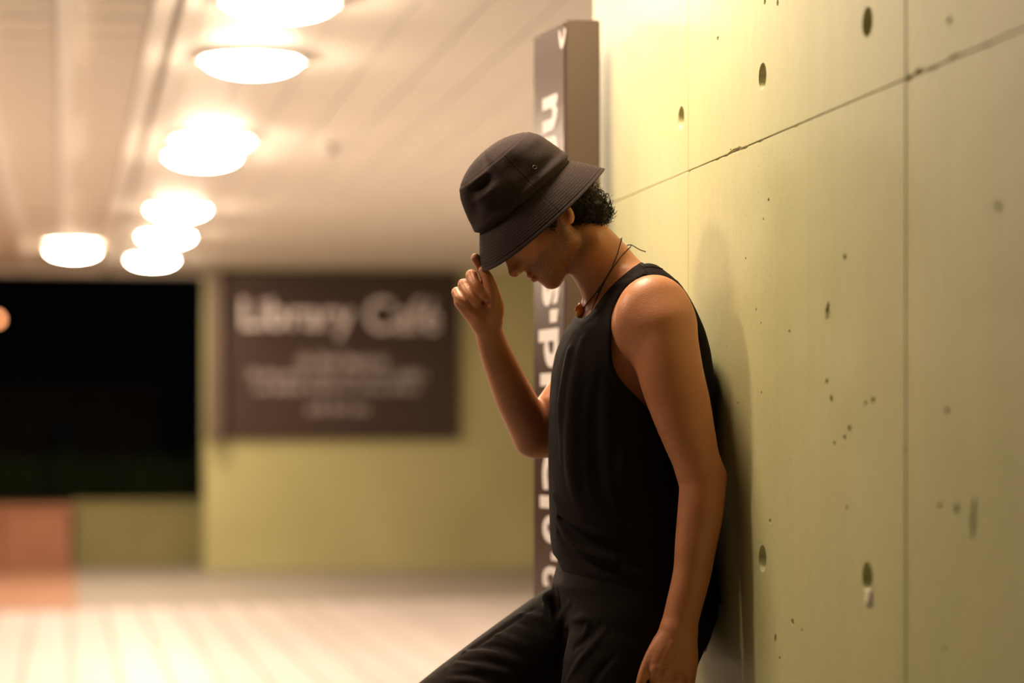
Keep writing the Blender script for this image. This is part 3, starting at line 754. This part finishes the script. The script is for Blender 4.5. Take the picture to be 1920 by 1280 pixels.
# ---------- polygons cut straight through sideways (u, v in picture millimetres)
def poly_sd(pts):
    A = np.array([[p[0]-960, 815-p[1]] for p in pts], float); Bq = np.roll(A, -1, 0)
    def fn(X, Y):
        d = np.full(len(X), 1e9); ins = np.zeros(len(X), bool)
        for a, b in zip(A, Bq):
            e = b-a; wx_, wy_ = X-a[0], Y-a[1]; h = np.clip((wx_*e[0]+wy_*e[1])/(e@e), 0, 1)
            d = np.minimum(d, (wx_-h*e[0])**2+(wy_-h*e[1])**2)
            c = (a[1] > Y) != (b[1] > Y)
            if abs(e[1]) > 1e-9: ins ^= c & (X < a[0]+(Y-a[1])*e[0]/e[1])
        d = np.sqrt(d); return np.where(ins, -d, d)
    return fn
def persp(P): s = 1+P[:, 2]/D0; return P[:, 0]/s, P[:, 1]/s

def smooth_closed(pts, n=6):
    P = np.array(pts, float); N = len(P); out = []
    for i in range(N):
        p0, p1, p2, p3 = P[i-1], P[i], P[(i+1) % N], P[(i+2) % N]
        for k in range(n):
            t = k/n; out.append(.5*((2*p1)+(-p0+p2)*t+(2*p0-5*p1+4*p2-p3)*t*t+(-p0+3*p1-3*p2+p3)*t**3))
    return out
arm_near = smooth_closed([(1211, 516), (1183, 531), (1158, 559), (1147, 590), (1146, 640), (1150, 684), (1167, 715), (1192, 742), (1225, 775), (1262, 785), (1298, 760), (1314, 705), (1309, 645), (1301, 612), (1286, 576), (1265, 542), (1243, 521)])
sd_arm = poly_sd(arm_near)
neck_cut = [(1202, 491), (1184, 503), (1168, 516), (1150, 532), (1134, 550), (1122, 566), (1112, 580), (1102, 591), (1093, 597), (1085, 596), (1078, 586), (1000, 560), (1000, 380), (1300, 380), (1300, 460), (1215, 484)]
sd_neck = poly_sd(neck_cut)
hem = [(900, 1040), (1036, 1037), (1046, 1050), (1060, 1085), (1085, 1118), (1120, 1134), (1180, 1143), (1243, 1148), (1290, 1144), (1360, 1130), (1500, 1130), (1500, 1500), (900, 1500)]
sd_hem = poly_sd(hem)

shirt = Fld()
shirt_rows = [(548, 1115, 1272, 100, 4), (585, 1088, 1292, 138, 0), (620, 1061, 1311, 160, 0), (660, 1045, 1325, 166, 0), (700, 1037, 1332, 168, 0), (760, 1033, 1335, 166, 0),
              (850, 1031, 1330, 160, 0), (950, 1033, 1322, 160, 0), (1010, 1035, 1325, 166, 0), (1040, 1040, 1330, 170, 0), (1100, 1052, 1342, 178, 0), (1160, 1062, 1346, 182, 0)]
fn, lo, hi = loft_fn(shirt_rows, 2.5); shirt.add(fn, lo, hi, 'u', 10)
shirt.cone(Q(1176, 532, -20), Q(1228, 572, -130), 48, 48, 24)
shirt.cone(Q(1160, 535, 25), Q(1178, 575, 135), 54, 50, 26)
shirt.chain([Q(1222, 518, -84), Q(1262, 552, -98), Q(1290, 603, -100), Q(1306, 660, -92), Q(1310, 740, -70)], [22, 22, 22, 22, 22], 20)
shirt.ell(Q(1203, 640, -95), (75, 96, 66), None, 26)
def find_t(ev, px, py, t0=-340, t1=250, n=237):
    t = np.linspace(t0, t1, n); P = np.stack([Q(px, py, x) for x in t]); f = ev(P)
    i = np.argmax(f < 0)
    if f[i] >= 0: return None
    if i == 0: return t[0]
    return t[i-1]+(t[i]-t[i-1])*f[i-1]/(f[i-1]-f[i])
def fold(Fd, evf, pts, r, depth, k=10, mode='u'):
    """a ridge ('u') or crease ('s') laid along the near surface"""
    out = []
    for (px, py) in pts:
        t = find_t(evf, px, py)
        if t is None: continue
        out.append(Q(px, py, t+(depth if mode == 'u' else -depth)))
    if len(out) > 1:
        rr = r*np.clip(np.sin(np.linspace(.35, math.pi-.35, len(out))), .3, 1)
        Fd.chain(out, rr, k, mode)
base = Fld(); base.ops = list(shirt.ops)
for pts, r, dp, md in (
    ([(1042, 930), (1058, 965), (1082, 992), (1112, 1008), (1140, 1014)], 11, 5, 'u'),
    ([(1048, 968), (1066, 1004), (1094, 1030), (1126, 1046), (1150, 1056)], 9, 3, 'u'),
    ([(1052, 972), (1072, 996), (1098, 1014), (1130, 1026), (1170, 1030)], 9, 5, 's'),
    ([(1045, 1000), (1060, 1026), (1085, 1048), (1115, 1062), (1160, 1072)], 8, 5, 's'),
    ([(1170, 1068), (1205, 1080), (1243, 1077)], 7, 3, 'u'), ([(1185, 990), (1215, 1000), (1245, 1002)], 8, 4, 'u'),
    ([(1100, 640), (1085, 720), (1078, 820), (1082, 900), (1100, 960)], 16, 13, 'u'), ([(1072, 660), (1062, 760), (1060, 860)], 14, 12.5, 'u'),
    ([(1120, 700), (1110, 800), (1118, 900), (1145, 970)], 14, 11.5, 's'), ([(1180, 800), (1172, 880), (1185, 960)], 10, 8, 'u'),
    ([(1215, 810), (1225, 880), (1240, 960)], 10, 8, 's'),
    ([(1060, 1085), (1100, 1108), (1150, 1122), (1210, 1128), (1250, 1128)], 5, 3.5, 'u')):
    fold(shirt, base.ev, pts, r*1.2, dp+.8, 14, md)
def band(d, w0, w1):       # 1 between w0 and w1 millimetres from an edge
    return ((d > w0) & (d < w1)).astype(np.float32)
def ev_shirt(P):
    f = shirt.ev(P); f = f.copy()
    X, Y = persp(P)
    da = sd_arm(X, Y); dn = sd_neck(X, Y)
    # rib binding along the armhole and the neckline
    near = P[:, 2] < -20
    f = f-1.3*(np.exp(-((da-7)/4.5)**2)*near+np.exp(-((dn-7)/4.5)**2)*(P[:, 2] < 55))
    f = np.where(P[:, 2] < -15, np.maximum(f, -da), f)
    # far armhole
    dfar = np.sqrt(((P[:, 0]-(1165-960))/84)**2+((P[:, 1]-(815-625))/112)**2)
    f = np.where(P[:, 2] > 95, np.maximum(f, (1-dfar)*80), f)
    f = np.where(P[:, 2] < 58, np.maximum(f, -dn), f)
    f = np.maximum(f, -sd_hem(X, Y))
    top = np.maximum(-110-0*P[:, 2], P[:, 2]*0)
    f = np.maximum(f, -(body_t(P)+1.5)*0-99)
    return f.astype(np.float32)
def body_t(P): return np.zeros(len(P), np.float32)
V2, F2 = mesh_field(ev_shirt, (40, -380, -225), (400, 345, 215), 2.5)
V2 = press(relax(V2, F2, 2))
# only the cloth shell is kept: everything deeper than the skin lies inside the body
print('shirt', len(V2), round(time.time()-T0, 1))
so = link('tank_top', np_mesh('tank_top', to_world(V2)-MO, F2), M['shirt'], man); so['label'] = 'black sleeveless tank top'
# shoulder seam on the near strap
def surf_path(evf, pts, off, n=10):
    P = []
    A = np.array(pts, float)
    for i in range(len(A)-1):
        for k in range(n): P.append(A[i]+(A[i+1]-A[i])*k/n)
    P.append(A[-1]); out = []
    for (px, py) in P:
        t = find_t(evf, px, py)
        if t is not None: out.append(Q(px, py, t-off))
    return np.array(out)
parts = []
for pts in ([(1199, 495), (1207, 502), (1213, 511)], [(1207, 501), (1222, 500), (1240, 503), (1256, 513)]):
    p = surf_path(ev_shirt, pts, .2, 6)
    if len(p) > 2: parts.append(tube(p, 1.0, 6))
if parts:
    Vp, Fp = join_vf(parts); link('shoulder_seam', np_mesh('shoulder_seam', to_world(Vp)-MO, Fp), M['shirt'], so)

# ---------- trousers
tr = Fld()
tr_rows = [(1050, 1050, 1326, 168, 0), (1095, 1038, 1338, 176, 0), (1150, 1050, 1340, 182, 0), (1200, 1070, 1322, 176, 0), (1240, 1095, 1300, 160, 0)]
fn, lo, hi = loft_fn(tr_rows, 2.4); tr.add(fn, lo, hi, 'u', 14)
tr.chain([Q(1186, 1180, -84), Q(1172, 1290, -92), Q(1130, 1560, -100)], [112, 118, 80], 22)
tr.chain([Q(1130, 1560, -100), Q(1112, 1700, -102), Q(1095, 1925, -105)], [80, 76, 66], 16)
tr.chain([Q(1115, 1172, 88), Q(1072, 1182, 92), Q(828, 1358, 112), Q(772, 1420, 118)], [92, 94, 90, 80], 16)
tr.chain([Q(772, 1420, 118), Q(778, 1550, 120), Q(792, 1925, 122)], [78, 74, 64], 14)
tr.cone(Q(1030, 1120, 20), Q(1060, 1165, 40), 14, 24, 16)
tb = Fld(); tb.ops = list(tr.ops)
TF = [([(990, 1122), (940, 1150), (895, 1180), (850, 1215)], 6, 2.5, 'u'), ([(1000, 1140), (950, 1170), (905, 1200), (870, 1222)], 6, 4, 's'),
      ([(885, 1200), (930, 1190), (975, 1205), (1010, 1230)], 6, 3, 'u'), ([(880, 1215), (925, 1210), (965, 1224), (1000, 1244)], 6, 3.5, 's'),
      ([(870, 1222), (920, 1226), (960, 1238), (990, 1252)], 6, 3, 'u'), ([(862, 1236), (905, 1240), (950, 1252)], 6, 3.5, 's'),
      ([(856, 1244), (900, 1250), (950, 1262), (975, 1270)], 6, 3, 'u'), ([(850, 1262), (900, 1268), (940, 1278)], 6, 3.5, 's'), ([(840, 1275), (880, 1278), (930, 1292)], 6, 3, 'u'),
      ([(920, 1170), (970, 1165), (1010, 1180)], 6, 3.5, 's'), ([(925, 1160), (975, 1152), (1015, 1160), (1035, 1180)], 6, 3, 'u'),
      ([(1046, 1110), (1052, 1160), (1050, 1210), (1046, 1290)], 7, 5, 's'), ([(1070, 1130), (1052, 1160), (1044, 1190)], 8, 4, 'u'),
      ([(1060, 1175), (1085, 1160), (1105, 1165), (1098, 1190)], 7, 4, 'u'), ([(1135, 1185), (1110, 1215), (1085, 1245), (1066, 1275)], 6, 3, 'u'),
      ([(1125, 1170), (1100, 1195), (1075, 1215)], 7, 4, 's'), ([(1150, 1230), (1120, 1262), (1100, 1300)], 7, 4, 's'), ([(1020, 1098), (1030, 1130), (1040, 1180)], 6, 3, 'u'),
      ([(840, 1215), (838, 1250), (842, 1290)], 3, 1.2, 'u')]
for pts, r, dp, md in TF: fold(tr, tb.ev, pts, r, dp, 8, md)
V3, F3 = mesh_field(tr.ev, (-330, -1130, -320), (420, -235, 290), 3.0)
V3 = press(relax(V3, F3, 2))
print('trousers', len(V3), round(time.time()-T0, 1))
to = link('trousers', np_mesh('trousers', to_world(V3)-MO, F3), M['trousers'], man); to['label'] = 'black cotton trousers'
# shoes
for (x, t) in ((1085, -105), (785, 122)):
    s1 = Fld(); s1.chain([Q(x+4, 1945, t), Q(x-6, 1968, t), Q(x-70, 1982, t), Q(x-165, 1990, t)], [50, 42, 38, 30], 14)
    Vs, Fs = mesh_field(lambda P: np.maximum(s1.ev(P), -P[:, 1]-1199), (x-960-240, -1210, t-70), (x-960+90, -1070, t+70), 4.0)
    Vs = relax(Vs, Fs, 2); link('shoe', np_mesh('shoe', to_world(Vs)-MO, Fs), M['trousers'], man)

# ---------- bucket hat
hn = np.array([-.64, .77, 0]); hn /= np.linalg.norm(hn); he = np.array([hn[1], -hn[0], 0])      # he points to the back of the head
rho = math.radians(9); tt_ = np.array([0, 0, 1.0])
n2_ = math.cos(rho)*hn-math.sin(rho)*tt_; l2_ = math.cos(rho)*tt_+math.sin(rho)*hn             # l2: to the far side
HC = Q(980, 367, 0)
prof = [(110.5, 2), (110, 14), (108.5, 28), (105.5, 42), (101, 55), (97, 64), (92.5, 72.5), (88.5, 79), (86.5, 82.5), (83, 85.5), (76, 90.5), (68, 95), (56, 99.5), (44, 103.5), (30, 107.5), (16, 110.5), (9, 112.5), (4, 113), (0, 108), (-3, 107)]
bot = [(-6, 114), (-60, 149)]
ns = 130; nphi = 360
arc = np.array(prof, float); dd = np.r_[0, np.cumsum(np.hypot(*np.diff(arc, axis=0).T))]
sa = np.linspace(0, dd[-1], 95); hh = np.interp(sa, dd, arc[:, 0]); rr = np.interp(sa, dd, arc[:, 1])
g = np.exp(-np.linspace(-1.6, 1.6, 5)**2); g /= g.sum(); hh[2:-2] = np.convolve(hh, g, 'valid'); rr[2:-2] = np.convolve(rr, g, 'valid')
nb = 60; q = np.linspace(0, 1, nb)
hh = np.r_[hh, -5-55.5*q]; rr = np.r_[rr, 109+40*q+2.0*np.sin(math.pi*q)]
isb = np.r_[np.zeros(95), np.ones(nb)]; qb = np.r_[np.zeros(95), q]
phi = np.linspace(0, 2*math.pi, nphi, endpoint=False)     # 0: back, pi: front, 3pi/2: near side
PH, HH = np.meshgrid(phi, hh); _, RR = np.meshgrid(phi, rr); _, QB = np.meshgrid(phi, qb); _, IB = np.meshgrid(phi, isb)
def gd(dphi, h0_, sp, sh, ph0): a = (PH-ph0+math.pi) % (2*math.pi)-math.pi; return np.exp(-(a/sp)**2-((HH-h0_)/sh)**2)
NEAR = 1.5*math.pi
lat = .88+0*PH
disp = np.zeros_like(PH)
cr = (1-IB)
disp += cr*(-13*gd(0, 68, .24, 9, NEAR-.62)+6*gd(0, 82, .34, 6, NEAR-.66)+6*gd(0, 54, .3, 7, NEAR-.66)-5*gd(0, 90, .12, 30, NEAR-.25)-6*gd(0, 56, .16, 22, NEAR-.95)+4*gd(0, 44, .25, 12, NEAR-.55)
            -4*gd(0, 60, .22, 20, NEAR+.15)+3*gd(0, 50, .25, 18, NEAR+.55)-3.5*gd(0, 24, .5, 9, NEAR+.5)+2.5*gd(0, 12, .7, 6, NEAR+.7)-3*gd(0, 20, .3, 10, NEAR-.3)
            -3*gd(0, 34, .2, 20, NEAR-1.2)+3*gd(0, 70, .3, 12, NEAR+.9))
disp += cr*1.2*(np.sin(3*PH+HH*.05)+np.sin(5*PH-HH*.07+1.3)*.8)*np.clip(HH/40, 0, 1)*np.clip((108-HH)/20, 0, 1)
disp += cr*-1.2*np.exp(-((HH-87.3)/1.3)**2)+cr*.4*(np.exp(-((HH-90.5)/1.2)**2)+np.exp(-((HH-84)/1.2)**2))
disp += IB*(.2*np.sin(QB*math.pi*2*12)*(QB < .90)+.7*(QB > .90)-.8*np.exp(-((QB-.9)/.015)**2)+2.2*QB*np.sin(2*PH+.6)+1.6*QB*np.sin(5*PH+1))
seamp = NEAR+.17       # stitched joint across the brim and up the crown
a = (PH-seamp+math.pi) % (2*math.pi)-math.pi
disp += -.9*np.exp(-(a/.010)**2)+.5*np.exp(-((np.abs(a)-.022)/.010)**2)
drop = IB*QB*3.0*np.sin(2*PH-.5)-cr*0
R_ = RR+disp; HHd = HH-drop
P = HC+(R_*np.cos(PH))[..., None]*he+(R_*lat*np.sin(PH))[..., None]*l2_+HHd[..., None]*n2_
# soft sag of the front of the crown
rows, cols = PH.shape
idx = np.arange(rows*cols).reshape(rows, cols)
Fh = np.stack([idx[:-1], np.roll(idx, -1, 1)[:-1], np.roll(idx, -1, 1)[1:], idx[1:]], -1).reshape(-1, 4)
hatmat = M['hat']
cols_ok = P.reshape(-1, 3)
top_i = len(cols_ok); cen = P[0].mean(0)
def sub_mesh(r0, r1, name, parent, thick):
    sel = idx[r0:r1]; Vv = P[r0:r1].reshape(-1, 3); m_ = r1-r0; ii = np.arange(m_*cols).reshape(m_, cols)
    Fq = np.stack([ii[:-1], ii[1:], np.roll(ii, -1, 1)[1:], np.roll(ii, -1, 1)[:-1]], -1).reshape(-1, 4)
    Vl = list(Vv); F_l = [tuple(f) for f in Fq]
    if r0 == 0:
        Vl.append(cen); c = len(Vl)-1
        for k in range(cols): F_l.append((k, (k+1) % cols, c))
    me = bpy.data.meshes.new(name); me.from_pydata([tuple(v) for v in (to_world(np.array(Vl))-MO)], [], [tuple(int(i) for i in f) for f in F_l])
    me.polygons.foreach_set('use_smooth', [True]*len(me.polygons)); me.update()
    o = link(name, me, hatmat, parent)
    md = o.modifiers.new('s', 'SOLIDIFY'); md.thickness = thick; md.offset = -1
    return o
hat = sub_mesh(0, 96, 'bucket_hat', man, .0016); hat['label'] = 'washed black bucket hat'
brim = sub_mesh(94, rows, 'brim', hat, .0026)
# eyelets on the near side
for (ph, hgt) in ((NEAR+.42, 33),):
    c = HC+math.cos(ph)*107.5*he+math.sin(ph)*107.5*.88*l2_+hgt*n2_
    nrm = math.cos(ph)*he+math.sin(ph)*l2_+.25*n2_; nrm /= np.linalg.norm(nrm); e1 = np.cross(nrm, n2_); e1 /= np.linalg.norm(e1); e2 = np.cross(nrm, e1)
    ring = [c+nrm*1.0+3.6*(math.cos(x)*e1+math.sin(x)*e2) for x in np.linspace(0, 2*math.pi, 25)]
    Vr, Fr = tube(ring, 1.0, 8); link('eyelet', np_mesh('eyelet', to_world(Vr)-MO, Fr), M['black_metal'], hat)

# ---------- curly hair at the nape and the sideburn
M['hair'] = mat_noise('dark_brown_hair', (.010, .006, .004), (.022, .013, .007), .6, 40, spec=.25)
hf = Fld()
hf.chain([Hd(134, -40, 82), Hd(150, -30, 50), Hd(160, -20, 28)], [24, 26, 22], 12); hf.chain([Hd(134, 40, 82), Hd(150, 30, 50), Hd(160, 20, 28)], [24, 26, 22], 12)
hf.chain([Hd(165, 0, 90), Hd(170, 0, 50), Hd(170, 0, 26)], [30, 26, 20], 12); hf.ell(Hd(112, 0, 150), (88, 80, 78), HR, 12)
hf.cone(Hd(100, -62, 128), Hd(92, -64, 76), 13, 9.5, 8); hf.cone(Hd(100, 62, 128), Hd(92, 64, 76), 13, 9.5, 8)
def ev_hair(P):
    f = hf.ev(P)
    n = np.sin(P[:, 0]*.42+np.sin(P[:, 1]*.3)*2)*np.sin(P[:, 1]*.45+np.sin(P[:, 2]*.35)*2)*np.sin(P[:, 2]*.4+1)
    return (f+n*2.4).astype(np.float32)
Vc, Fc = mesh_field(ev_hair, (-80, 300, -110), (240, 640, 110), 2.5)
keep = ((Vc-HO)@HR.T)
parts = [(Vc, Fc)]
cand = Vc[(((keep[:, 2] < 108) & (keep[:, 0] > 120)) | ((keep[:, 0] < 110) & (keep[:, 2] < 125) & (np.abs(keep[:, 1]) > 55)))]
ctr = Hd(140, 0, 90)
for i in rng.choice(len(cand), 620):
    c = cand[i]+rng.normal(size=3)*1.5; side = keep is None
    o_ = c-ctr; o_ /= np.linalg.norm(o_); kb = ((c-HO)@HR.T)[0]
    small = kb < 112
    R0 = rng.uniform(2.5, 4.5) if small else rng.uniform(3.5, 7.0); turns = rng.uniform(.9, 1.8); Ln = rng.uniform(3, 7) if small else rng.uniform(5, 15)
    ax = o_+rng.normal(size=3)*.7; ax /= np.linalg.norm(ax); e1 = np.cross(ax, rng.normal(size=3)); e1 /= np.linalg.norm(e1); e2 = np.cross(ax, e1)
    s = np.linspace(0, 1, 15); an = s*turns*2*math.pi
    path = c+ax*(s*Ln)[:, None]+R0*(1-.3*s)[:, None]*(np.cos(an)[:, None]*e1+np.sin(an)[:, None]*e2)-R0*.6*e1
    parts.append(tube(path, np.linspace(.9, .35, 15), 4))
Vc, Fc = join_vf(parts)
ho = link('hair', np_mesh('hair', to_world(Vc)-MO, Fc), M['hair'], man); ho['label'] = 'dark curly hair at the nape'
# eyebrows and lashes
for sg in (-1, 1):
    parts = []
    for k in range(60):
        u = k/59; c = Hd(-2+14*u*u+rng.uniform(-1, 1), sg*(12+34*u), 127+3*math.sin(u*3)+rng.uniform(-3, 3)); d = (hs*sg*.9+hw*.25+hb*.2)*8
        parts.append(tube(np.array([c-hb*1.5, c+d*.5-hb*2.2, c+d-hb*.8]), [.5, .45, .2], 4))
    for k in range(26):
        u = k/25; c = Hd(8+5*(u-.4)**2*4, sg*(20+24*u), 103); parts.append(tube(np.array([c, c-hb*4-hw*1.5, c-hb*7-hw*1]), [.4, .3, .1], 4))
    Vc, Fc = join_vf(parts); link('eyebrow', np_mesh('eyebrow', to_world(Vc)-MO, Fc), M['hair'], man)['kind'] = 'stuff'

# ---------- necklace
M['cord'] = mat_noise('dark_cord', (.02, .014, .01), (.035, .025, .018), .7, 60)
M['amber'] = mat_noise('amber_stone', (.95, .24, .015), (1.0, .40, .04), .22, 45, bump=.001, bscale=120)
M['amber'].node_tree.nodes['Principled BSDF'].inputs['Subsurface Weight'].default_value = .3
M['amber'].node_tree.nodes['Principled BSDF'].inputs['Subsurface Scale'].default_value = .004
neck = empty('necklace', tuple(to_world(np.array([Q(1090, 580, -10)]))[0])); tag(neck, 'thin dark cord necklace with an amber pendant around the leaning man neck', 'necklace')
NO = np.array(neck.location)
def cordpath(pts, off=1.4):
    A = np.array(pts, float); Pn = []
    for i in range(len(A)-1):
        for k in range(8): Pn.append(A[i]+(A[i+1]-A[i])*k/8)
    Pn.append(A[-1]); out = []; last = -40.0
    for (px, py) in Pn:
        t = find_t(ev_body, px, py)
        if t is None: t = last+0.0
        last = t; out.append(Q(px, py, t-off))
    out = np.array(out); g_ = np.ones(7)/7
    tt = np.convolve(np.pad(out[:, 2], 3, mode='edge'), g_, 'valid'); out[:, 2] = np.minimum(tt, out[:, 2]+.5)
    return out
c1 = cordpath([(1165, 449), (1158, 476), (1147, 503), (1133, 527), (1118, 548), (1103, 566), (1092, 579)])
c2 = cordpath([(1182, 463), (1165, 480), (1149, 502), (1135, 524), (1124, 547), (1116, 565), (1109, 582)])
loop = np.array([Q(1182, 463, 0), Q(1184, 459, 15), Q(1178, 459, 32), Q(1150, 480, 52), Q(1115, 525, 50), Q(1094, 560, 30), Q(1088, 574, 0)])
for pth in (c1, c2, np.array([Q(1165, 449, c1[0][2]), Q(1166, 446, 0), Q(1160, 450, 36), Q(1130, 490, 56)]), loop,
            np.array([Q(1178, 459, -12), Q(1184, 459, -14), Q(1191, 463, -16), Q(1199, 468, -18), Q(1211, 472, -20)])):
    Vr, Fr = tube(pth, 1.0, 8); link('cord', np_mesh('cord', to_world(Vr)-NO, Fr), M['cord'], neck)
kn = Q(1121, 547, (find_t(ev_body, 1121, 547) or -30)-2)
bm = bmesh.new(); bmesh.ops.create_icosphere(bm, subdivisions=2, radius=.0024); o = link('knot', bm_mesh('knot', bm, True), M['cord'], neck)
o.location = tuple(to_world(kn[None])[0]-NO)
bm = bmesh.new(); bmesh.ops.create_icosphere(bm, subdivisions=4, radius=1.0)
tp = (find_t(ev_body, 1092, 582) or -10)
pcn = Q(1088, 583, min(tp, 10)-6)
for v in bm.verts:
    f = 1+.10*math.sin(v.co.x*5+2)+.10*math.sin(v.co.z*6+v.co.y*4)
    q_ = np.array([v.co.x*9.5*f, v.co.z*13.5*f*(1-.12*v.co.x), v.co.y*6*f])+pcn
    v.co = Vector(tuple(to_world(q_[None])[0]-NO))
link('pendant', bm_mesh('pendant', bm, True), M['amber'], neck)['label'] = 'amber orange stone pendant'
print('script', round(time.time()-T0, 1))
